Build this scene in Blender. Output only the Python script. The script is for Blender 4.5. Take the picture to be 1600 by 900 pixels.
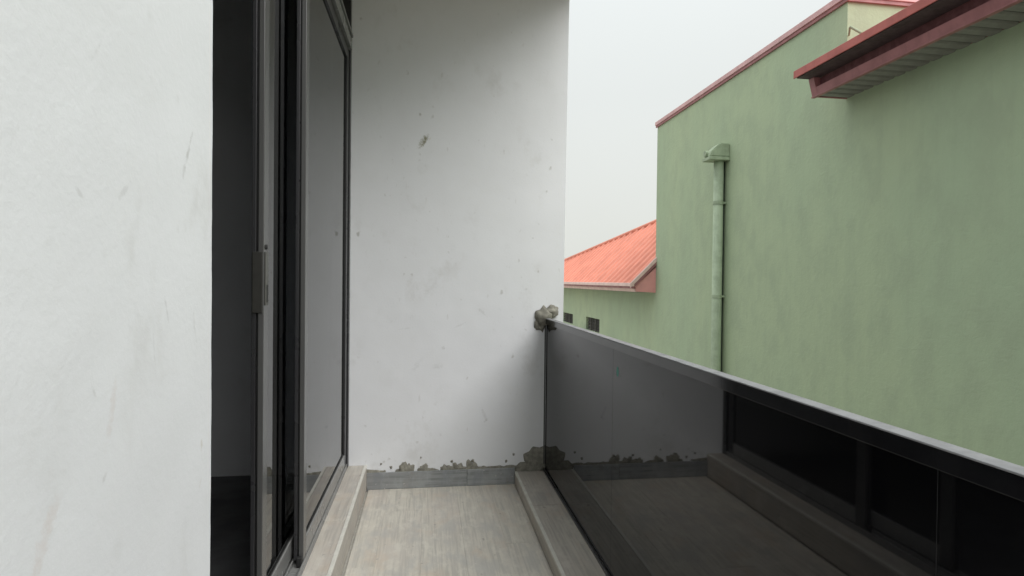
import bpy, bmesh, math, random
from mathutils import Vector, Matrix
random.seed(7)
S = bpy.context.scene
for o in list(bpy.data.objects): bpy.data.objects.remove(o)
COL = S.collection

# ------------------------------------------------------------------ camera
EYE = 1.252
yaw, pitch, roll = math.atan(132/900), -math.atan(11.5/900), 0.011
fw = Vector((math.sin(yaw)*math.cos(pitch), math.cos(yaw)*math.cos(pitch), math.sin(pitch)))
rt = Vector((math.cos(yaw), -math.sin(yaw), 0)); up = rt.cross(fw)
r2 = rt*math.cos(roll) + up*math.sin(roll); u2 = -rt*math.sin(roll) + up*math.cos(roll)
cd = bpy.data.cameras.new('camera'); cam = bpy.data.objects.new('camera', cd); COL.objects.link(cam)
cam.matrix_world = Matrix(((r2.x, u2.x, -fw.x, 0), (r2.y, u2.y, -fw.y, 0), (r2.z, u2.z, -fw.z, EYE), (0, 0, 0, 1)))
cd.sensor_width = 36; cd.lens = 36*900/1600; cd.clip_start = 0.02; cd.clip_end = 2000
S.camera = cam

# ------------------------------------------------------------------ sky, sun, exposure
SUN_EL, SUN_AZ = math.radians(44), math.radians(136)        # azimuth from +Y towards +X
w = bpy.data.worlds.new('World'); S.world = w; w.use_nodes = True
nt = w.node_tree; nt.nodes.clear()
def wn(t, **k):
    n = nt.nodes.new(t)
    for a, b in k.items(): setattr(n, a, b)
    return n
sky = wn('ShaderNodeTexSky', sky_type='NISHITA', sun_disc=False, sun_elevation=SUN_EL, sun_rotation=SUN_AZ, dust_density=6.0, air_density=1.0, ozone_density=1.0)
bw = wn('ShaderNodeHueSaturation'); bw.inputs['Saturation'].default_value = 0.12; bw.inputs['Value'].default_value = 0.55
tc = wn('ShaderNodeTexCoord'); sx = wn('ShaderNodeSeparateXYZ')
rmp = wn('ShaderNodeValToRGB'); rmp.color_ramp.interpolation = 'LINEAR'
e = rmp.color_ramp.elements                                  # a hazy overcast sky: even low down, brighter overhead
e[0].position = 0.0; e[1].position = 1.0
for z_ in (0.15, 0.3, 0.45, 0.6, 0.7, 0.8, 0.9): e.new(z_)
for el in e:
    z_ = el.position; k_ = 0.290*(1+2.8*z_**4); c_ = min(1, z_*2.6)
    el.color = (k_*(0.985+0.005*c_), k_*(1.005+0.035*c_), k_*(0.940+0.095*c_), 1)
gain = wn('ShaderNodeVectorMath', operation='SCALE'); gain.inputs['Scale'].default_value = 17.0
mx = wn('ShaderNodeMix', data_type='RGBA'); mx.inputs['Factor'].default_value = 0.82
bg = wn('ShaderNodeBackground'); bg.inputs['Strength'].default_value = 0.10
out = wn('ShaderNodeOutputWorld')
nt.links.new(tc.outputs['Generated'], sx.inputs[0]); nt.links.new(sx.outputs['Z'], rmp.inputs[0])
cn = wn('ShaderNodeTexNoise'); cn.inputs['Scale'].default_value = 2.2; cn.inputs['Detail'].default_value = 3; nt.links.new(tc.outputs['Generated'], cn.inputs['Vector'])
cr = wn('ShaderNodeMapRange'); nt.links.new(cn.outputs['Fac'], cr.inputs['Value']); cr.inputs['To Min'].default_value = 16.2; cr.inputs['To Max'].default_value = 17.8
nt.links.new(cr.outputs['Result'], gain.inputs['Scale'])
nt.links.new(rmp.outputs[0], gain.inputs[0])
nt.links.new(sky.outputs[0], bw.inputs['Color'])
nt.links.new(bw.outputs[0], mx.inputs['A']); nt.links.new(gain.outputs[0], mx.inputs['B'])
nt.links.new(mx.outputs['Result'], bg.inputs['Color']); nt.links.new(bg.outputs[0], out.inputs[0])
sl = bpy.data.lights.new('sun', 'SUN'); sl.energy = 1.35; sl.angle = math.radians(50); sl.color = (1.0, 0.98, 0.95)
sun = bpy.data.objects.new('sun', sl); COL.objects.link(sun)
sd = Vector((math.sin(SUN_AZ)*math.cos(SUN_EL), math.cos(SUN_AZ)*math.cos(SUN_EL), math.sin(SUN_EL)))
sun.rotation_euler = sd.to_track_quat('Z', 'Y').to_euler(); sun.location = sd*30
vs = S.view_settings
vs.view_transform = 'Standard'; vs.look = 'None'; vs.exposure = 0.88; vs.gamma = 1; vs.use_curve_mapping = False
S.cycles.max_bounces = 9; S.cycles.diffuse_bounces = 5; S.cycles.glossy_bounces = 5; S.cycles.transparent_max_bounces = 8; S.cycles.transmission_bounces = 8

# ------------------------------------------------------------------ helpers
def obj(name, bm, mat, parent=None, smooth=False):
    """link a bmesh written in world coordinates as one object under parent"""
    if parent is not None:
        off = Vector(parent.location)
        if parent.parent is not None: off += Vector(parent.parent.location)
        bmesh.ops.translate(bm, verts=bm.verts, vec=-off)
    bmesh.ops.recalc_face_normals(bm, faces=bm.faces)
    me = bpy.data.meshes.new(name); bm.to_mesh(me); bm.free()
    if smooth:
        for p in me.polygons: p.use_smooth = True
    if mat: me.materials.append(mat)
    o = bpy.data.objects.new(name, me); COL.objects.link(o); o.parent = parent
    return o
def tag(o, label, cat, group=None):
    o['label'] = label; o['category'] = cat; o['kind'] = 'thing'
    if group: o['group'] = group
    return o
def thing(name, label, cat, loc, group=None):
    o = bpy.data.objects.new(name, None); COL.objects.link(o); o.location = loc; o.empty_display_size = 0.1
    o['kind'] = 'thing'
    return tag(o, label, cat, group)
def struct(name, bm, mat):
    o = obj(name, bm, mat); o['kind'] = 'structure'; return o
def box(bm, x0, x1, y0, y1, z0, z1, bev=0.0):
    m = Matrix.Translation(((x0+x1)/2, (y0+y1)/2, (z0+z1)/2)) @ Matrix.Diagonal((x1-x0, y1-y0, z1-z0, 1))
    r = bmesh.ops.create_cube(bm, size=1.0, matrix=m)
    if bev > 0:
        es = list({e for v in r['verts'] for e in v.link_edges})
        bmesh.ops.bevel(bm, geom=es, offset=bev, segments=2, affect='EDGES', profile=0.5)
    return bm
def B(*a, bev=0.0): return box(bmesh.new(), *a, bev=bev)
def prism(bm, pts, axis, a, b):
    """extrude a polygon; axis 'x': pts are (y,z); 'y': pts are (x,z)"""
    def mk(p, t): return (t, p[0], p[1]) if axis == 'x' else (p[0], t, p[1])
    v0 = [bm.verts.new(mk(p, a)) for p in pts]; v1 = [bm.verts.new(mk(p, b)) for p in pts]
    bm.faces.new(v0); bm.faces.new(v1[::-1])
    for i in range(len(pts)):
        j = (i+1) % len(pts); bm.faces.new((v0[j], v0[i], v1[i], v1[j]))
    return bm
def cyl(bm, p, q, r, seg=24, r2=None):
    p, q = Vector(p), Vector(q); d = q-p
    m = Matrix.Translation((p+q)/2) @ d.to_track_quat('Z', 'Y').to_matrix().to_4x4()
    bmesh.ops.create_cone(bm, cap_ends=True, segments=seg, radius1=r, radius2=r if r2 is None else r2, depth=d.length, matrix=m)
    return bm
def lump(bm, c, size, seed, rough=0.35, sub=3):
    """an irregular blob of mortar"""
    from mathutils import noise
    r = bmesh.ops.create_icosphere(bm, subdivisions=sub, radius=1.0)
    for v in r['verts']:
        n = v.co.normalized()
        k = 1 + rough*noise.noise(n*1.7 + Vector((seed*3.1, seed, -seed))) + rough*0.5*noise.noise(n*4.5 + Vector((seed, -seed*2, 5))) + rough*0.22*noise.noise(n*11 + Vector((seed, 3, 5)))
        v.co = Vector((n.x*size[0]*k, n.y*size[1]*k, n.z*size[2]*k)) + Vector(c)
    return bm

# ------------------------------------------------------------------ materials
class NT:
    def __init__(s, name):
        s.m = bpy.data.materials.new(name); s.m.use_nodes = True; s.t = s.m.node_tree; s.t.nodes.clear()
        s.out = s.n('ShaderNodeOutputMaterial'); s.b = s.n('ShaderNodeBsdfPrincipled'); s.l(s.b.outputs[0], s.out.inputs[0])
        s.co = s.n('ShaderNodeTexCoord').outputs['Object']
    def n(s, t, **k):
        n = s.t.nodes.new(t)
        for a, b in k.items(): setattr(n, a, b)
        return n
    def l(s, a, b): s.t.links.new(a, b)
    def put(s, node, key, v):
        if isinstance(v, bpy.types.NodeSocket): s.l(v, node.inputs[key])
        else: node.inputs[key].default_value = v
    def map(s, sc=(1,1,1), loc=(0,0,0), rot=(0,0,0), vec=None):
        n = s.n('ShaderNodeMapping'); s.l(vec or s.co, n.inputs[0])
        n.inputs['Location'].default_value = loc; n.inputs['Rotation'].default_value = rot; n.inputs['Scale'].default_value = sc
        return n.outputs[0]
    def noise(s, vec, scale, detail=4, rough=0.55, dist=0.0):
        n = s.n('ShaderNodeTexNoise'); s.l(vec, n.inputs['Vector'])
        n.inputs['Scale'].default_value = scale; n.inputs['Detail'].default_value = detail; n.inputs['Roughness'].default_value = rough; n.inputs['Distortion'].default_value = dist
        return n.outputs['Fac']
    def rng(s, v, a, b, c=0.0, d=1.0, smooth=True):
        n = s.n('ShaderNodeMapRange', interpolation_type='SMOOTHSTEP' if smooth else 'LINEAR'); s.l(v, n.inputs['Value'])
        for k, x in zip(('From Min', 'From Max', 'To Min', 'To Max'), (a, b, c, d)): n.inputs[k].default_value = x
        return n.outputs['Result']
    def math(s, op, a, b=0.0, c=None):
        n = s.n('ShaderNodeMath', operation=op); s.put(n, 0, a); s.put(n, 1, b)
        if c is not None: s.put(n, 2, c)
        return n.outputs[0]
    def mix(s, f, a, b, blend='MIX'):
        n = s.n('ShaderNodeMix', data_type='RGBA', blend_type=blend); s.put(n, 'Factor', f)
        for k, v in (('A', a), ('B', b)):
            if isinstance(v, bpy.types.NodeSocket): s.l(v, n.inputs[k])
            else: n.inputs[k].default_value = (*v, 1)
        return n.outputs['Result']
    def bump(s, h, dist, strength=1.0, normal=None):
        n = s.n('ShaderNodeBump'); s.l(h, n.inputs['Height']); n.inputs['Distance'].default_value = dist; n.inputs['Strength'].default_value = strength
        if normal is not None: s.l(normal, n.inputs['Normal'])
        return n.outputs[0]
    def fin(s, col, rough, normal=None, metal=0.0, **k):
        if isinstance(col, bpy.types.NodeSocket): s.l(col, s.b.inputs['Base Color'])
        else: s.b.inputs['Base Color'].default_value = (*col, 1)
        s.put(s.b, 'Roughness', rough); s.put(s.b, 'Metallic', metal)
        if normal is not None: s.l(normal, s.b.inputs['Normal'])
        for a, b in k.items(): s.b.inputs[a.replace('_', ' ')].default_value = b
        return s.m

def wall_paint(name, base, marks, plane, seed, dirt=0.5):
    """white emulsion on uneven plaster, with the scuffs and smears the photograph shows. plane: 'y' -> marks as (x,z); 'x' -> (y,z)"""
    t = NT(name)
    big = t.noise(t.map((1, 1, 1), (seed, 0, 0)), 1.3, 3)
    mid = t.noise(t.map((1, 1, 1), (0, seed, 0)), 9, 5, 0.6)
    fine = t.noise(t.co, 90, 3, 0.6)
    col = t.mix(t.rng(big, 0.35, 0.7), base, tuple(c*0.955 for c in base))
    col = t.mix(t.rng(mid, 0.45, 0.75, 0, 0.30), col, tuple(c*f for c, f in zip(base, (0.93, 0.925, 0.91))))
    # scattered specks and thin scuffs
    sp = t.noise(t.map((1, 1, 0.8), (seed*2, 1, 3)), 26, 2, 0.4)
    zone = t.noise(t.map((1, 1, 1), (seed, 7, 3)), 2.6, 2)
    spk = t.math('MULTIPLY', t.rng(sp, 0.66, 0.82), t.rng(zone, 0.42, 0.62))
    col = t.mix(t.math('MULTIPLY', spk, dirt), col, (0.36, 0.35, 0.32))
    scv = t.noise(t.map((9, 9, 2.4), (3, seed, 1), (0.35, 0.25, 0)), 5, 2, 0.5)
    col = t.mix(t.math('MULTIPLY', t.rng(scv, 0.70, 0.80), 0.30*dirt), col, (0.40, 0.38, 0.35))
    smu = t.noise(t.map((1, 1, 0.7), (1, 2, seed)), 6.5, 4, 0.68)
    col = t.mix(t.math('MULTIPLY', t.rng(smu, 0.52, 0.74, 0, 0.34), t.rng(zone, 0.40, 0.62)), col, (0.50, 0.49, 0.47))
    wob = t.noise(t.co, 55, 3, 0.75)
    sep = t.n('ShaderNodeSeparateXYZ'); t.l(t.co, sep.inputs[0])
    A = sep.outputs['X'] if plane == 'y' else sep.outputs['Y']; Z = sep.outputs['Z']
    for (a, z, ln, wd, ang, c, k) in marks:
        ca, sa = math.cos(ang), math.sin(ang)
        da, dz = t.math('SUBTRACT', A, a), t.math('SUBTRACT', Z, z)
        p = t.math('DIVIDE', t.math('ADD', t.math('MULTIPLY', da, ca), t.math('MULTIPLY', dz, sa)), ln)
        q = t.math('DIVIDE', t.math('SUBTRACT', t.math('MULTIPLY', dz, ca), t.math('MULTIPLY', da, sa)), wd)
        r = t.math('ADD', t.math('MULTIPLY', p, p), t.math('MULTIPLY', q, q))
        r = t.math('ADD', r, t.math('MULTIPLY', t.math('SUBTRACT', wob, 0.5), 5.5))
        col = t.mix(t.rng(r, -0.6, 1.5, min(1.0, k*0.62), 0.0), col, c)
    und = t.noise(t.map((1, 1, 1), (2, seed, 2)), 3.2, 2)
    nrm = t.bump(und, 0.018, 0.32)
    nrm = t.bump(mid, 0.0035, 0.22, nrm); nrm = t.bump(fine, 0.001, 0.45, nrm)
    return t.fin(col, 0.62, nrm, Specular_IOR_Level=0.35)

def wood_tile(name, c1, c2, c3, axis='y', rough=0.42):
    """wood-look porcelain: stretched grain, per-piece shift, dust"""
    t = NT(name)
    inf = t.n('ShaderNodeObjectInfo')
    off = t.n('ShaderNodeVectorMath', operation='ADD'); cmb = t.n('ShaderNodeCombineXYZ')
    for k in (0, 1, 2): t.l(t.math('MULTIPLY', inf.outputs['Random'], 37.0+k*11), cmb.inputs[k])
    t.l(t.co, off.inputs[0]); t.l(cmb.outputs[0], off.inputs[1]); v = off.outputs[0]
    geo = t.n('ShaderNodeNewGeometry').outputs['Position']
    st = {'y': (11, 1.3, 11), 'x': (1.1, 14, 14)}[axis]; st2 = {'y': (60, 2.2, 60), 'x': (2.2, 60, 60)}[axis]
    g1 = t.noise(t.map(st, vec=v), 1.6, 5, 0.6, 0.6); g2 = t.noise(t.map(st2, vec=v), 1.4, 3, 0.6)
    g3 = t.noise(t.map((2.2, 1.0, 2.2) if axis == 'y' else (1.0, 2.2, 2.2), vec=v), 1.7, 2)
    col = t.mix(t.rng(g1, 0.32, 0.68), c1, c2)
    col = t.mix(t.rng(g2, 0.42, 0.66, 0, 0.85), col, c3)
    col = t.mix(t.rng(g3, 0.4, 0.7, 0, 0.45), col, tuple(a*b for a, b in zip(c2, (1.02, 0.98, 1.0))))
    val = t.rng(inf.outputs['Random'], 0, 1, 0.985, 1.015, False)
    hs = t.n('ShaderNodeHueSaturation'); t.l(col, hs.inputs['Color']); t.l(val, hs.inputs['Value'])
    dust = t.noise(t.map((2.0, 1.0, 1.0), vec=geo), 9.0, 6, 0.7); dspk = t.noise(geo, 60, 2, 0.5)
    col = t.mix(t.rng(dust, 0.45, 0.66, 0, 0.60), hs.outputs[0], tuple(a*f for a, f in zip(c1, (1.12, 1.13, 1.15))))
    col = t.mix(t.rng(t.noise(t.map((2.2, 1.0, 1.0), (4, 2, 0), vec=geo), 3.4, 5, 0.65), 0.48, 0.66, 0, 0.65), col, tuple(a*f for a, f in zip(c2, (0.84, 0.87, 0.93))))
    col = t.mix(t.rng(t.noise(t.map((1.6, 1.0, 1.0), (9, 5, 1), vec=geo), 4.1, 5, 0.65), 0.52, 0.70, 0, 0.55), col, tuple(a*f for a, f in zip(c2, (1.06, 0.94, 0.86))))
    col = t.mix(t.rng(dspk, 0.70, 0.76, 0, 0.55), col, (0.62, 0.60, 0.56))
    col = t.mix(t.rng(t.noise(geo, 31, 2, 0.5), 0.69, 0.76, 0, 0.5), col, (0.16, 0.15, 0.14))
    rg = t.rng(dust, 0.35, 0.7, rough, rough+0.25)
    nrm = t.bump(g2, 0.0006, 0.5)
    return t.fin(col, rg, nrm, Specular_IOR_Level=0.4)

def flat(name, col, rough=0.5, metal=0.0, var=0.08, scale=14, bumpd=0.0005, **k):
    t = NT(name)
    n = t.noise(t.co, scale, 4, 0.6); n2 = t.noise(t.map((1, 1, 0.15)), scale*2.3, 3, 0.6)
    c = t.mix(t.rng(n, 0.35, 0.7), col, tuple(x*(1-var) for x in col))
    c = t.mix(t.rng(n2, 0.5, 0.75, 0, 0.6), c, tuple(x*(1-var*1.3) for x in col))
    return t.fin(c, t.rng(n, 0.3, 0.7, rough*0.9, min(1, rough*1.15)), t.bump(n2, bumpd, 0.5), metal, **k)

def glass(name, tint, rough=0.0, smear=0.03, trans=1.0):
    t = NT(name)
    n = t.noise(t.map((3, 3, 0.8)), 6, 4, 0.6)
    return t.fin(tint, t.rng(n, 0.5, 0.85, rough, rough+smear), None, 0.0, Transmission_Weight=trans, IOR=1.5)

WHITE = (0.755, 0.765, 0.785)
O = (0.22, 0.21, 0.13); G = (0.34, 0.335, 0.32); Pk = (0.62, 0.56, 0.53)
M_facade = wall_paint('facade paint', WHITE, [
    (0.905, 1.435, 0.030, 0.004, 1.15, G, 0.75), (0.890, 1.405, 0.012, 0.005, 1.2, G, 0.5), (0.725, 1.350, 0.014, 0.004, 0.7, G, 0.35),
    (0.640, 1.335, 0.010, 0.003, -0.6, G, 0.4), (0.670, 1.492, 0.016, 0.003, 1.0, G, 0.3), (0.575, 0.99, 0.060, 0.010, 1.05, Pk, 0.75),
    (0.700, 1.10, 0.040, 0.006, 1.3, Pk, 0.55), (0.665, 1.13, 0.008, 0.003, 2.0, G, 0.5), (0.685, 1.03, 0.008, 0.004, 1.0, G, 0.5),
    (0.835, 1.21, 0.020, 0.003, 1.9, G, 0.4), (0.800, 1.16, 0.018, 0.003, 1.7, G, 0.35), (0.960, 0.99, 0.010, 0.004, 1.5, (0.42, 0.36, 0.28), 0.6),
    (0.955, 0.93, 0.008, 0.004, 1.0, (0.42, 0.36, 0.28), 0.6), (0.93, 1.18, 0.03, 0.004, 1.8, G, 0.3)], 'x', 3.0, 0.16)
M_end = wall_paint('end wall paint', WHITE, [
    (-0.030, 2.085, 0.050, 0.017, 1.0, O, 1.5), (0.005, 2.095, 0.012, 0.004, 1.0, (0.5, 0.46, 0.33), 0.6), (0.300, 2.10, 0.008, 0.003, 1.0, G, 0.4),
    (0.455, 2.035, 0.018, 0.005, 1.6, G, 0.45), (-0.055, 1.965, 0.010, 0.006, 0.6, G, 0.35), (0.640, 1.515, 0.006, 0.005, 0.0, G, 0.6),
    (0.10, 0.84, 0.012, 0.010, 0, G, 0.6), (0.06, 0.73, 0.035, 0.018, 0.3, G, 0.35), (-0.06, 0.74, 0.050, 0.016, 0.9, G, 0.22),
    (0.35, 0.43, 0.040, 0.010, 1.9, G, 0.45), (0.36, 0.395, 0.018, 0.008, 0.8, G, 0.5), (-0.36, 0.38, 0.010, 0.008, 0, G, 0.6),
    (0.33, 1.06, 0.026, 0.010, -0.7, G, 0.35), (0.20, 0.98, 0.04, 0.006, 0.4, G, 0.3), (-0.12, 0.96, 0.05, 0.005, 0.15, G, 0.25),
    (0.60, 1.20, 0.010, 0.006, 0, G, 0.4), (-0.40, 2.78, 0.010, 0.008, 0, G, 0.7), (0.02, 1.20, 0.05, 0.02, 0.6, G, 0.2)], 'y', 9.0, 0.75)
M_white = wall_paint('plain white paint', WHITE, [], 'y', 5.0, 0.3)
M_floor = wood_tile('wood-look floor tile', (0.56, 0.53, 0.46), (0.49, 0.46, 0.405), (0.39, 0.37, 0.33))
M_kerb = wood_tile('wood-look kerb tile', (0.48, 0.45, 0.395), (0.42, 0.39, 0.345), (0.32, 0.30, 0.27))
M_skirt = wood_tile('wood-look skirting tile', (0.30, 0.31, 0.31), (0.24, 0.25, 0.25), (0.17, 0.18, 0.18), 'x', 0.35)
M_grout = flat('grout', (0.42, 0.40, 0.355), 0.9, var=0.2, scale=40)
M_trim = flat('pale edge trim', (0.60, 0.585, 0.53), 0.45, var=0.12)
M_cement = flat('cement mortar', (0.26, 0.25, 0.21), 0.95, var=0.35, scale=42, bumpd=0.003)
M_alu = flat('dark grey aluminium', (0.028, 0.028, 0.030), 0.28, 0.0, var=0.05, scale=3, bumpd=0.0)
M_alu_l = flat('brushed grey aluminium', (0.075, 0.075, 0.074), 0.22, 0.0, var=0.05, scale=3, bumpd=0.0)
M_alu_h = flat('lighter grey header aluminium', (0.20, 0.20, 0.195), 0.25, 0.0, var=0.05, scale=3, bumpd=0.0)
M_rail = flat('dark rail aluminium', (0.008, 0.008, 0.009), 0.10, 0.0, var=0.2, scale=9, bumpd=0.0002, IOR=1.55)
M_cap = flat('satin aluminium cap', (0.23, 0.23, 0.24), 0.45, 0.0, var=0.3, scale=12)
M_rubber = flat('black gasket', (0.012, 0.012, 0.012), 0.6)
M_brass = flat('lock plate metal', (0.028, 0.0275, 0.024), 0.5, 0.0, var=0.3, scale=30)
M_doorglass = glass('grey tinted door glass', (0.10, 0.105, 0.11), 0.0, 0.02)
def black_glass():
    t = NT('black tinted rail glass')
    run = t.noise(t.map((1, 9, 0.55)), 3.0, 4, 0.6); patch_ = t.noise(t.map((1, 1, 1), (3, 1, 7)), 3.1, 3, 0.6); fing = t.noise(t.map((1, 1, 0.7), (0, 4, 2)), 17, 3, 0.6, 1.2)
    d = t.math('ADD', t.math('MULTIPLY', t.rng(run, 0.5, 0.75), 0.55), t.math('MULTIPLY', t.rng(fing, 0.62, 0.72), 0.5))
    d = t.math('MULTIPLY', d, t.rng(patch_, 0.4, 0.65))
    col = t.mix(t.math('MULTIPLY', d, 0.028), (0.003, 0.003, 0.0035), (0.45, 0.44, 0.41))
    return t.fin(col, t.rng(d, 0.0, 1.0, 0.03, 0.11), None, 0.0, IOR=1.385)
M_railglass = black_glass()
M_room = flat('dimmed room wall', (0.020, 0.0205, 0.021), 0.95, var=0.25, scale=3)  # dimness of the unlit room put into a near-black wall colour
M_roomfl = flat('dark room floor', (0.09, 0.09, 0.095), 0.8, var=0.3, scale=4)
M_unseen_slab = flat('unpainted unseen slab', (0.50, 0.44, 0.37), 0.9, var=0.2, scale=6)
M_ground = flat('sandy compound ground', (0.34, 0.31, 0.26), 0.95, var=0.3, scale=1.5, bumpd=0.01)

def green_plaster():
    t = NT('sage green plaster')
    big = t.noise(t.map((1, 0.7, 0.35)), 0.9, 3, 0.5); mid = t.noise(t.map((1, 1, 0.55)), 3.6, 4, 0.62); fine = t.noise(t.co, 26, 3, 0.65); sand = t.noise(t.co, 120, 2, 0.6)
    streak = t.noise(t.map((1, 5.5, 0.22)), 2.1, 5, 0.6)
    c = t.mix(t.rng(big, 0.35, 0.68), (0.450, 0.535, 0.360), (0.410, 0.505, 0.350))
    c = t.mix(t.rng(mid, 0.40, 0.68, 0, 0.6), c, (0.375, 0.445, 0.315))
    c = t.mix(t.rng(streak, 0.48, 0.78, 0, 0.22), c, (0.35, 0.41, 0.29))
    c = t.mix(t.rng(fine, 0.5, 0.78, 0, 0.35), c, (0.45, 0.52, 0.38))
    # old damp patch beside the downpipe
    sep = t.n('ShaderNodeSeparateXYZ'); t.l(t.co, sep.inputs[0])
    for (y, z, ly, lz, k) in ((8.15, 2.45, 0.50, 0.80, 1.0), (8.35, 3.30, 0.50, 0.36, 0.6), (9.3, 3.3, 0.35, 0.5, 0.35), (9.1, 1.9, 0.35, 0.8, 0.25), (6.5, 0.9, 0.7, 0.6, 0.15), (6.3, 3.3, 0.6, 0.4, 0.18)):
        a = t.math('DIVIDE', t.math('SUBTRACT', sep.outputs['Y'], y), ly); b = t.math('DIVIDE', t.math('SUBTRACT', sep.outputs['Z'], z), lz)
        r = t.math('ADD', t.math('ADD', t.math('MULTIPLY', a, a), t.math('MULTIPLY', b, b)), t.math('MULTIPLY', t.math('SUBTRACT', mid, 0.5), 5.0))
        c = t.mix(t.rng(r, 0.0, 1.3, k, 0), c, (0.25, 0.325, 0.24))
    trow = t.noise(t.map((1, 1, 1.5), (2, 0, 1), (0.5, 0, 0)), 7.5, 3, 0.55, 1.6)
    n = t.bump(mid, 0.018, 0.45); n = t.bump(trow, 0.006, 0.4, n); n = t.bump(fine, 0.005, 0.45, n); n = t.bump(sand, 0.002, 0.5, n)
    return t.fin(c, 0.85, n, Specular_IOR_Level=0.2)
M_green = green_plaster()
M_greenpipe = flat('green painted plastic', (0.395, 0.475, 0.335), 0.75, var=0.2, scale=9)
M_red = flat('red roof metal', (0.47, 0.115, 0.095), 0.45, 0.0, var=0.22, scale=5)
M_redcap = flat('faded red flashing', (0.70, 0.42, 0.42), 0.5, 0.0, var=0.2, scale=5)
M_fascia = flat('dusty red fascia', (0.40, 0.165, 0.17), 0.5, 0.0, var=0.22, scale=6)
M_roof = flat('salmon red long-span roofing', (0.76, 0.265, 0.18), 0.5, 0.0, var=0.16, scale=2.2)
M_gutter = flat('pale pink gutter', (0.84, 0.61, 0.56), 0.5, 0.0, var=0.15, scale=6)
M_soffit = flat('grey white soffit board', (0.27, 0.265, 0.245), 0.55, 0.0, var=0.2, scale=4)
M_recess_shade = flat('shade-darkened red recess board', (0.20, 0.075, 0.08), 0.7, var=0.3)  # soft shadow above the fascia painted as a darker red
M_shade_lath = flat('shade-darkened lath', (0.09, 0.06, 0.065), 0.7, var=0.3)  # shade under the roof sheet put into the dark colour
M_pink = flat('sun-bleached pink panel', (0.78, 0.36, 0.34), 0.5, 0.0, var=0.12, scale=5)
M_shade_strip = flat('dark green shade strip', (0.03, 0.045, 0.03), 0.7)
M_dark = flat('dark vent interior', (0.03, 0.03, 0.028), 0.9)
M_vent = flat('weathered vent louvre', (0.09, 0.085, 0.075), 0.8, var=0.3)

# ------------------------------------------------------------------ the setting
Y0, L = -2.6, 3.5            # balcony ends
GZ = -3.4                    # ground level
struct('ground', B(-200, 200, -200, 200, GZ-0.3, GZ), M_ground)

# balcony slab with individual plank tiles
slab = struct('balcony_floor', B(-0.66, 0.83, Y0-0.2, L+0.2, -0.22, -0.010), M_grout)
XL, XR = -0.336, 0.541
pw = (XR-XL)/4.38; edges = [XL+0.13]
plank = None
def plank_mesh(wd, ln):
    bm = bmesh.new(); box(bm, -wd/2, wd/2, -ln/2, ln/2, -0.0085, 0.0, bev=0.0003)
    me = bpy.data.meshes.new('floor_tile'); bm.to_mesh(me); bm.free(); me.materials.append(M_floor); return me
cols = [XL]; x = XL+0.118
while x < XR-0.02: cols.append(x); x += 0.2
cols.append(XR)
meshes = {}
for i in range(len(cols)-1):
    a, b = cols[i], cols[i+1]
    ys = [Y0]; y = Y0 + (0.35, 0.95, 0.15, 0.7, 0.5, 1.1)[i % 6]
    while y < L-0.05: ys.append(y); y += 1.2
    ys.append(L)
    for j in range(len(ys)-1):
        wd, ln = round(b-a-0.0004, 4), round(ys[j+1]-ys[j]-0.0004, 4)
        me = meshes.setdefault((wd, ln), None) or plank_mesh(wd, ln); meshes[(wd, ln)] = me
        o = bpy.data.objects.new('floor_tile', me); COL.objects.link(o); o.parent = slab
        o.location = ((a+b)/2, (ys[j]+ys[j+1])/2, random.uniform(-0.0004, 0.0004))

# step below the door and kerb below the balustrade, clad in the same tile
def kerb(name, x0, x1, y0, y1, h, inner, phase):
    core = struct(name, B(x0, x1, y0, y1, -0.009, h-0.011), M_grout)
    y = y0+phase; ys = [y0]
    while y < y1-0.1: ys.append(y); y += 1.2
    ys.append(y1)
    for a, b in zip(ys[:-1], ys[1:]):
        g = 0.0012
        if inner > 0: obj('top_tile', B(x0, x1-0.006, a+g, b-g, h-0.0108, h, bev=0.0012), M_kerb, core); obj('riser_tile', B(x1+0.0002, x1+0.0102, a+g, b-g, 0.0005, h-0.012, bev=0.001), M_kerb, core)
        else: obj('top_tile', B(x0+0.006, x1, a+g, b-g, h-0.0108, h, bev=0.0012), M_kerb, core); obj('riser_tile', B(x0-0.0102, x0-0.0002, a+g, b-g, 0.0005, h-0.012, bev=0.001), M_kerb, core)
    if inner > 0: obj('edge_trim', B(x1-0.0055, x1+0.011, y0, y1, h-0.0115, h+0.0012, bev=0.002), M_trim, core)
    else: obj('edge_trim', B(x0-0.011, x0+0.0055, y0, y1, h-0.0115, h+0.0012, bev=0.002), M_trim, core)
    return core
kerb('door_step', -0.60, -0.358, 1.006, L, 0.145, +1, 0.5)
kerb('balustrade_kerb', 0.552, 0.83, Y0, L, 0.076, -1, 0.75)

# facade wall and the two end walls
fx = -0.348
from mathutils import noise as mn
bm = bmesh.new(); rings = []; z = -0.009
while z < 3.9:
    j = 0.0032*mn.noise((0, 5.1, z*2.3)) + 0.0016*mn.noise((3, 1, z*11)) + 0.0009*mn.noise((7, 2, z*47)); ye = 1.006+j
    rings.append([bm.verts.new((x_, y_, z)) for x_, y_ in ((fx-0.22, Y0), (fx, Y0), (fx, ye-0.007), (fx-0.002, ye-0.002), (fx-0.007, ye), (fx-0.22, ye))]); z += 0.017
for a, b in zip(rings[:-1], rings[1:]):
    for k in range(6): bm.faces.new((a[k], a[(k+1) % 6], b[(k+1) % 6], b[k]))
bm.faces.new(rings[0]); bm.faces.new(rings[-1])
facade = tag(obj('facade_wall', bm, M_facade), 'bright white painted wall close up at the far left, beside the dark doorway', 'wall', None)
bm = prism(bmesh.new(), [(-0.64, -0.2), (0.838, -0.2), (0.838, 1.1), (0.862, 3.9), (-0.64, 3.9)], 'y', L, L+0.2)
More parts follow.
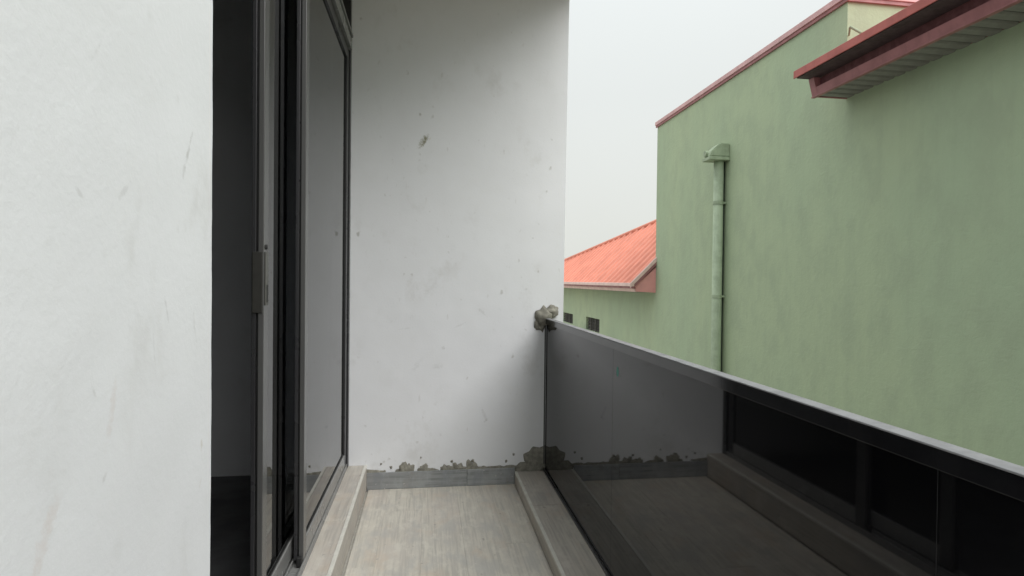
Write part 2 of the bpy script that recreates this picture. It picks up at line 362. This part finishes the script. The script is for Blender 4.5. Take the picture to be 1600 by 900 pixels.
bmesh.ops.bevel(bm, geom=[e for e in bm.edges if all(v.co.x > 0.8 for v in e.verts) and abs(e.verts[0].co.z-e.verts[1].co.z) > 0.5], offset=0.008, segments=2, affect='EDGES')
endw = tag(obj('end_wall', bm, M_end), 'scuffed white end wall of the balcony with grey mortar smears at its foot', 'wall')
tag(obj('parapet_wall', B(-0.348, 0.85, Y0-0.2, Y0-0.0005, -0.009, 1.0), M_white), 'low white parapet wall closing the balcony behind the viewer', 'wall')
struct('lower_storey_wall', B(-0.66, -0.36, Y0-0.2, 9.0, GZ, -0.2205), M_white)
struct('building_side_wall', B(-6.0, -0.645, L+0.0005, L+0.2, GZ, 3.9), M_white)
struct('unseen_canopy_slab', B(-0.66, 1.02, 2.0, L-0.0005, 3.10, 3.30), M_unseen_slab)  # unseen slab, its extent shaped to shade the top of the end wall
# grey tile skirting on the end wall, as cut pieces
for a, b in ((-0.347, 0.247), (0.249, 0.541)):
    obj('skirting_tile', B(a, b, L-0.012, L-0.0004, 0.0008, 0.100, bev=0.0015), M_skirt, endw)
# mortar: blobs and smears left by the tilers
def patch(c, size, seed, rough=0.5): obj('mortar_patch', lump(bmesh.new(), c, size, seed, rough), M_cement, endw, True)
patch((0.712, L-0.006, 1.032), (0.050, 0.044, 0.054), 2.0, 0.42)
patch((0.762, L+0.002, 1.064), (0.042, 0.036, 0.040), 5.3, 0.45)
patch((0.690, L+0.002, 0.985), (0.036, 0.022, 0.050), 8.1, 0.5)
patch((0.715, L+0.004, 0.105), (0.125, 0.014, 0.128), 3.4, 0.34)
patch((0.640, L+0.002, 0.085), (0.085, 0.014, 0.050), 6.4, 0.4)
for i, (px, h, wd) in enumerate(((-0.305, .020, .05), (-0.255, .012, .02), (-0.130, .052, .050), (-0.105, .040, .030), (-0.018, .036, .042), (0.020, .020, .050), (0.105, .030, .020), (0.135, .026, .030), (0.188, .042, .030), (0.165, .024, .050), (0.272, .044, .026), (0.285, .040, .036), (0.235, .018, .05), (0.345, .016, .05), (0.43, .016, .07), (0.52, .016, .06))):
    patch((px, L+0.001, 0.098), (wd, 0.006, h*1.05), 11+i*1.7, 0.68)
for i, (px, pz, s) in enumerate(((-0.265, .150, .006), (-0.205, .128, .008), (-0.03, .180, .005), (0.155, .152, .008), (0.282, .150, .010), (0.535, .180, .007), (0.49, .140, .007))):
    patch((px, L+0.001, pz), (s, 0.005, s*1.1), 40+i*2.3, 0.7)

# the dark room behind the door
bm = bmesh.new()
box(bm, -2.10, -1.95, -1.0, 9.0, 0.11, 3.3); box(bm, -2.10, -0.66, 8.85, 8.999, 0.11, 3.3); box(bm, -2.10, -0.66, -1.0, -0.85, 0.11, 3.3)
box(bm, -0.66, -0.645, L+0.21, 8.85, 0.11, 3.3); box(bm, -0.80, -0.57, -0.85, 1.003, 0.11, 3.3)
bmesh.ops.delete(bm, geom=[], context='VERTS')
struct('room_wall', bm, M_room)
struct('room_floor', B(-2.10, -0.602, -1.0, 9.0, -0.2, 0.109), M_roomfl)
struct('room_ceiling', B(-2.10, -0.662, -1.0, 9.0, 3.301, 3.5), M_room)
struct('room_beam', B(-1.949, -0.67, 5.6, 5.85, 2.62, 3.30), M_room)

# ------------------------------------------------------------------ sliding door
Z0, Z1 = 0.1455, 2.56
door = thing('sliding_door', 'grey aluminium sliding glass door left partly open beside the end wall', 'door', (-0.5, 2.25, Z0))
fr = obj('frame', B(-0.56, -0.452, L-0.046, L-0.0005, Z0, 3.075, bev=0.002), M_alu, door)
obj('jamb', B(-0.565, -0.455, 1.0075, 1.05, Z0, 3.075, bev=0.002), M_alu, fr)
obj('header', B(-0.562, -0.444, 1.052, L-0.047, Z1+0.012, Z1+0.072, bev=0.003), M_alu_h, fr)
obj('header_lip', B(-0.520, -0.438, 1.052, L-0.047, Z1+0.0865, Z1+0.100, bev=0.002), M_alu_h, fr)
obj('header_groove', B(-0.54, -0.452, 1.052, L-0.047, Z1+0.0725, Z1+0.086), M_rubber, fr)
sill = obj('bottom_track', B(-0.565, -0.453, 1.052, L-0.047, Z0+0.0003, Z0+0.010, bev=0.001), M_alu_h, fr)
for tx in (-0.548, -0.5015, -0.4585): obj('track_rib', B(tx-0.003, tx+0.003, 1.053, L-0.048, Z0+0.0102, Z0+0.026, bev=0.001), M_alu_h, fr)
tr = obj('transom_glass', B(-0.505, -0.497, 1.052, L-0.047, Z1+0.101, 3.074), M_doorglass, door)
def sash(x0, x1, y0, y1, mats):
    s = obj('sash', (lambda b: (box(b, x0, x1, y1-0.06, y1, Z0+0.028, Z1, bev=0.002), b)[-1])(bmesh.new()), M_alu, door)
    xm = x1-0.013
    # leading stile: two flanges with a dark groove between them
    obj('stile', B(x0, x0+0.013, y0, y0+0.050, Z0+0.028, Z1, bev=0.0015), M_alu, s)
    obj('stile', B(x1-0.017, x1, y0-0.002, y0+0.050, Z0+0.028, Z1, bev=0.002), mats, s)
    obj('stile_groove', B(x0+0.0132, x1-0.0172, y0+0.008, y0+0.048, Z0+0.029, Z1-0.001), M_rubber, s)
    obj('bottom_rail', B(x0, x1, y0+0.0505, y1-0.0605, Z0+0.028, Z0+0.100, bev=0.003), M_alu_h, s)
    obj('top_rail', B(x0, x1, y0+0.0505, y1-0.0605, Z1-0.055, Z1-0.0005, bev=0.003), M_alu, s)
    obj('gasket', (lambda b: (box(b, x1-0.012, x1-0.006, y0+0.0505, y1-0.0605, Z0+0.1005, Z0+0.106), box(b, x1-0.012, x1-0.006, y1-0.068, y1-0.0605, Z0+0.107, Z1-0.056), b)[-1])(bmesh.new()), M_rubber, s)
    obj('glass_pane', B(xm-0.003, xm+0.003, y0+0.0507, y1-0.0607, Z0+0.1007, Z1-0.0557), M_doorglass, s)
    return s
outer = sash(-0.496, -0.460, 2.28, 3.440, M_alu_l)
inner = sash(-0.545, -0.508, 1.900, 3.150, M_alu_l)
lk = obj('lock_plate', B(-0.5415, -0.5110, 1.8950, 1.8977, 1.142, 1.334, bev=0.0015), M_brass, inner)
M_latch = flat('dull latch metal', (0.085, 0.085, 0.075), 0.4, 0.0, var=0.2, scale=30)
obj('latch_handle', B(-0.5078, -0.504, 1.908, 1.940, 1.165, 1.334, bev=0.0015), M_latch, inner)
obj('latch_slot', B(-0.5039, -0.5029, 1.917, 1.930, 1.174, 1.230, bev=0.0004), M_rubber, inner)
bm = bmesh.new(); cyl(bm, (-0.5080, 1.922, 1.350), (-0.504, 1.922, 1.350), 0.008, 16); obj('screw', bm, M_rubber, inner)
bm = B(-0.482, -0.462, 2.255, 2.275, Z0+0.012, Z0+0.05, bev=0.004); obj('sash_guide', bm, M_rubber, outer)

# ------------------------------------------------------------------ balustrade
bal = thing('glass_balustrade', 'black tinted glass balustrade with slim aluminium top rail along the balcony edge', 'balustrade', (0.737, 0.45, 0.076))
obj('top_rail', (lambda b: (box(b, 0.7185, 0.7505, Y0+0.005, L-0.003, 0.990, 1.020, bev=0.0008), b)[-1])(bmesh.new()), M_rail, bal)
obj('rail_cap', B(0.7170, 0.7500, Y0+0.004, L-0.0025, 1.0202, 1.0235, bev=0.001), M_cap, bal)
gx0, gx1 = 0.7285, 0.7405
cuts = [Y0+0.012, -0.735, 0.727, 2.190, L-0.014]
for a, b in zip(cuts[:-1], cuts[1:]):
    obj('glass_panel', B(gx0, gx1, a+0.0006, b-0.0006, 0.088, 0.9897, bev=0.0003), M_railglass, bal)
obj('bottom_channel', (lambda b: (box(b, 0.7425, 0.752, Y0+0.005, L-0.003, 0.0765, 0.118, bev=0.001), box(b, 0.7165, 0.7265, Y0+0.005, L-0.003, 0.0765, 0.0885, bev=0.001), b)[-1])(bmesh.new()), M_alu, bal)
obj('wall_channel', (lambda b: (box(b, 0.720, 0.7275, L-0.013, L-0.0005, 0.119, 0.977, bev=0.001), box(b, 0.7415, 0.748, L-0.013, L-0.0005, 0.119, 0.977, bev=0.001), b)[-1])(bmesh.new()), M_alu_l, bal)
for yj in cuts[1:-1]: obj('joint_seal', B(gx0+0.0004, gx1-0.0004, yj-0.0005, yj+0.0005, 0.09, 0.989), M_rubber, bal)
stk = NT('teal sticker'); M_teal = stk.fin((0.05, 0.30, 0.24), 0.5)
bm = bmesh.new(); v = [bm.verts.new((gx0-0.0006, 2.135+0.012*math.cos(k*math.pi/6), 0.905+0.020*math.sin(k*math.pi/6))) for k in range(12)]; bm.faces.new(v)
r = bmesh.ops.extrude_face_region(bm, geom=bm.faces[:]); bmesh.ops.translate(bm, verts=[x for x in r['geom'] if isinstance(x, bmesh.types.BMVert)], vec=(0.0005, 0, 0))
obj('sticker', bm, M_teal, bal)

# ------------------------------------------------------------------ green building across the gap
D = 4.0; YC = 5.084; YM = 9.745; YE = 22.5
gb = thing('green_building', 'sage green rendered building with red roof edges facing the balcony', 'building', (D, 6.0, GZ))
prof = [(-4.5, GZ), (-4.5, 3.058), (YC, 3.058), (YC, 4.02), (YM, 4.02), (YM, GZ)]
obj('main_wall', prism(bmesh.new(), prof, 'x', D, 9.0), M_green, gb)
# parapet flashing of the tall block
cap = obj('parapet_flashing', (lambda b: (box(b, D-0.035, D+0.16, YC-0.035, YM+0.035, 4.0215, 4.082, bev=0.004), b)[-1])(bmesh.new()), M_redcap, gb)
obj('drip_lip', B(D-0.022, D-0.004, YC-0.03, YM+0.03, 3.985, 4.0212, bev=0.002), M_fascia, cap)
obj('front_flashing', (lambda b: (box(b, D+0.1605, 9.03, YC-0.035, YC+0.16, 4.0215, 4.080, bev=0.004), b)[-1])(bmesh.new()), M_redcap, cap)
obj('front_drip_lip', B(D-0.0035, 9.0, YC-0.024, YC-0.003, 3.985, 4.0212, bev=0.002), M_fascia, cap)
# eave of the lower near block: sheet edge, fascia, soffit boards
roofn = obj('near_roof', (lambda b: (prism(b, [(3.463, 3.222), (3.463, 3.278), (6.5, 4.02), (9.6, 3.25), (9.6, 3.215), (6.5, 3.965), (3.70, 3.235)], 'y', -4.8, YC-0.006), b)[-1])(bmesh.new()), M_red, gb)
obj('sheet_edge_fold', B(3.452, 3.4625, -4.8, YC+0.018, 3.214, 3.286, bev=0.003), M_red, roofn)
obj('eave_shade_lath', B(3.468, 3.667, -4.8, YC-0.012, 3.209, 3.2215), M_shade_lath, roofn)
fa = obj('fascia', prism(bmesh.new(), [(3.640, 3.046), (3.624, 3.118), (3.648, 3.118), (3.664, 3.046)], 'y', -4.8, YC-0.0755), M_fascia, gb)
obj('recess_shade_board', B(3.668, 3.69, -4.8, YC-0.0755, 3.1, 3.2085), M_recess_shade, fa)
obj('fascia_end', prism(bmesh.new(), [(3.640, 3.046), (3.598, 3.2085), (3.690, 3.2085), (3.690, 3.046)], 'y', YC-0.075, YC-0.0205), M_fascia, fa)
obj('fascia_lip', B(3.630, 3.668, -4.8, YC+0.002, 3.034, 3.0455, bev=0.002), M_fascia, fa)
obj('fascia_return', prism(bmesh.new(), [(3.641, 3.046), (3.599, 3.2085), (D-0.002, 3.2085), (D-0.002, 3.046)], 'y', YC-0.02, YC), M_fascia, fa)
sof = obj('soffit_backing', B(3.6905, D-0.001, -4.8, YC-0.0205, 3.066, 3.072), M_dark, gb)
pm = None; yb = YC-0.022; pitch_b = 0.118
while yb > -4.7:
    if pm is None:
        bm = bmesh.new()
        prism(bm, [(-0.098, 0.004), (-0.098, 0.008), (0.0, 0.008), (0.0, 0.004), (-0.014, -0.010), (-0.084, -0.010)], 'x', 3.6690, D-0.0015)
        bmesh.ops.recalc_face_normals(bm, faces=bm.faces)
        pm = bpy.data.meshes.new('soffit_board'); bm.to_mesh(pm); bm.free(); pm.materials.append(M_soffit)
    o = bpy.data.objects.new('soffit_board', pm); COL.objects.link(o); o.parent = sof
    o.location = (-D, yb-6.0, 3.060-GZ); yb -= pitch_b
# small hook on the corner above the eave
bm = bmesh.new(); cyl(bm, (D+0.01, YC-0.01, 3.66), (D-0.05, YC-0.10, 3.70), 0.010, 10); cyl(bm, (D-0.05, YC-0.10, 3.70), (D+0.02, YC-0.16, 3.62), 0.012, 10)
obj('wall_hook', bm, M_greenpipe, gb)
# downpipe with hopper
dpx, dpy = 3.893, 7.345
dp = obj('downpipe', cyl(bmesh.new(), (dpx, dpy, GZ), (dpx, dpy, 2.905), 0.064, 28), M_greenpipe, gb, True)
bm = prism(bmesh.new(), [(D-0.001, 3.125), (3.862, 3.125), (3.735, 3.015), (3.725, 2.945), (D-0.001, 2.945)], 'y', dpy-0.095, dpy+0.095)
bmesh.ops.bevel(bm, geom=bm.edges[:], offset=0.012, segments=2, affect='EDGES'); hop = obj('hopper', bm, M_greenpipe, dp)
obj('hopper_flange', B(3.706, D-0.001, dpy-0.108, dpy+0.108, 2.900, 2.944, bev=0.006), M_greenpipe, dp)
bm = bmesh.new(); cyl(bm, (3.700, dpy+0.03, 3.00), (3.76, dpy+0.03, 3.00), 0.040, 18); obj('hopper_spout', bm, M_greenpipe, dp, False)
for zc in (2.337, 1.068, -0.2, -1.5):
    obj('pipe_collar', cyl(bmesh.new(), (dpx, dpy, zc-0.022), (dpx, dpy, zc+0.022), 0.0685, 28), M_greenpipe, dp)
    obj('pipe_bracket', B(dpx+0.05, D-0.001, dpy-0.02, dpy+0.02, zc-0.012, zc+0.012), M_greenpipe, dp)

bm = bmesh.new(); cyl(bm, (D-0.016, dpy+0.030, GZ), (D-0.016, dpy+0.030, 2.90), 0.015, 10); obj('shade_strip', bm, M_shade_strip, dp, True)  # added dark strip standing in for the gap shadow beside the pipe
# far lower wing: wall with real vent openings
vents = [(13.06, 14.22, 0.040, 0.362), (15.57, 16.75, 0.062, 0.335), (18.3, 19.5, 0.05, 0.35)]
def wall_holes(bm, y0, y1, z0, z1, holes, x, depth):
    ys = sorted({y0, y1, *[h[0] for h in holes], *[h[1] for h in holes]}); zs = sorted({z0, z1, *[h[2] for h in holes], *[h[3] for h in holes]})
    V = {}
    def vv(a, b, c):
        k = (round(a, 4), round(b, 4), round(c, 4))
        if k not in V: V[k] = bm.verts.new(k)
        return V[k]
    for a, b in zip(ys[:-1], ys[1:]):
        for c, d in zip(zs[:-1], zs[1:]):
            if any(h[0] <= a and b <= h[1] and h[2] <= c and d <= h[3] for h in holes): continue
            bm.faces.new((vv(x, a, c), vv(x, b, c), vv(x, b, d), vv(x, a, d)))
    for h in holes:
        q = [(h[0], h[2]), (h[1], h[2]), (h[1], h[3]), (h[0], h[3])]
        for i in range(4):
            a, b = q[i], q[(i+1) % 4]
            seg = [p for p in ([a, b])]
            bm.faces.new((bm.verts.new((x, *a)), bm.verts.new((x, *b)), bm.verts.new((x+depth, *b)), bm.verts.new((x+depth, *a))))
bm = bmesh.new(); wall_holes(bm, YM+0.0005, YE, GZ, 1.068, vents, D, 0.25)
box(bm, D+0.252, 7.0, YM+0.0005, YE, GZ, 1.066)
obj('wing_wall', bm, M_green, gb)
for a, b, c, d in vents:
    vt = obj('vent', B(D+0.14, D+0.15, a, b, c, d), M_dark, gb)
    n = 4
    for k in range(n):
        z = c+(k+0.5)*(d-c)/n; obj('louvre', prism(bmesh.new(), [(D+0.03, z-0.03), (D+0.04, z-0.035), (D+0.11, z+0.03), (D+0.10, z+0.035)], 'y', a+0.001, b-0.001), M_vent, vt)
    for k in (1, 2):
        y = a+k*(b-a)/3; obj('mullion', B(D+0.015, D+0.029, y-0.02, y+0.02, c, d), M_vent, vt)
# wing roof: ribbed sheets running up the slope to a hip
tp = 0.9827; ex, ez = 3.564, 1.225
A = Vector((5.21, YM, ez+(5.21-ex)*tp)); C2 = Vector((ex, 22.94, ez)); nrm = Vector((-tp, 0, 1)).normalized()
bm = bmesh.new(); prev = None; yy = YM-0.004; pit = 0.30
prof_r = [(0.0, 0.0), (0.03, 0.032), (0.055, 0.032), (0.085, 0.0), (0.17, 0.0), (0.18, 0.008), (0.20, 0.008), (0.21, 0.0)]
samples = []
base = yy
while base < 22.9:
    for a, h in prof_r: samples.append((base+a, h))
    base += pit
for y, h in samples:
    if y > 22.93: break
    xt = 5.21+(ex-5.21)*(y-YM)/(22.94-YM)
    a = bm.verts.new(Vector((ex, y, ez))+nrm*h); b = bm.verts.new(Vector((xt, y, ez+(xt-ex)*tp))+nrm*h)
    a2 = bm.verts.new(Vector((ex, y, ez-0.012))+nrm*h)
    if prev: bm.faces.new((prev[0], a, b, prev[1])); bm.faces.new((prev[2], a2, a, prev[0]))
    prev = (a, b, a2)
wr = obj('wing_roof', bm, M_roof, gb)
bm = bmesh.new()
C3 = Vector((7.2, 22.94, ez)); C4 = Vector((7.2, YM, ez)); dv = [bm.verts.new(p-Vector((0, 0, 0.02))) for p in (A, C2, C3, C4, Vector((ex, YM, ez)))]
bm.faces.new((dv[0], dv[1], dv[2])); bm.faces.new((dv[0], dv[2], dv[3])); bm.faces.new((dv[1], dv[4], dv[3], dv[2]))
obj('roof_back_slope', bm, M_roof, wr)
bm = bmesh.new(); cyl(bm, A+Vector((0, 0.0, 0.01)), C2+Vector((0, 0, 0.02)), 0.05, 10); obj('hip_capping', bm, M_roof, wr)
gu = obj('gutter', B(ex-0.045, ex+0.03, YM-0.045, 22.94, ez-0.050, ez+0.012, bev=0.006), M_gutter, gb)
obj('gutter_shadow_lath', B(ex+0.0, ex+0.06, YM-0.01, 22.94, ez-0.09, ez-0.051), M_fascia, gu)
wf = obj('wing_fascia', prism(bmesh.new(), [(3.632, 1.078), (3.606, 1.134), (3.626, 1.18), (3.655, 1.18), (3.655, 1.078)], 'y', YM+0.001, 22.8), M_gutter, gb)
obj('wing_soffit', B(3.656, D-0.001, YM+0.001, 22.6, 1.072, 1.080), M_soffit, wf)
obj('eave_end_panel', prism(bmesh.new(), [(3.640, 1.084), (3.618, 1.172), (D-0.0005, 1.172+(D-3.618)*tp-0.03), (D-0.0005, 1.066)], 'y', YM-0.018, YM), M_pink, wf)
# verge capping climbing to the tall block
def along(x, dz): return (x, ez+(x-ex)*tp+dz)
obj('verge_capping', prism(bmesh.new(), [along(ex-0.04, 0.045), along(D-0.001, 0.045), along(D-0.001, -0.035), along(ex-0.04, -0.035)], 'y', YM-0.050, YM-0.0185), M_gutter, wr)
obj('verge_board', prism(bmesh.new(), [along(ex-0.01, -0.0355), along(D-0.001, -0.0355), along(D-0.001, -0.10), along(ex+0.02, -0.10)], 'y', YM-0.040, YM-0.019), M_fascia, wr)
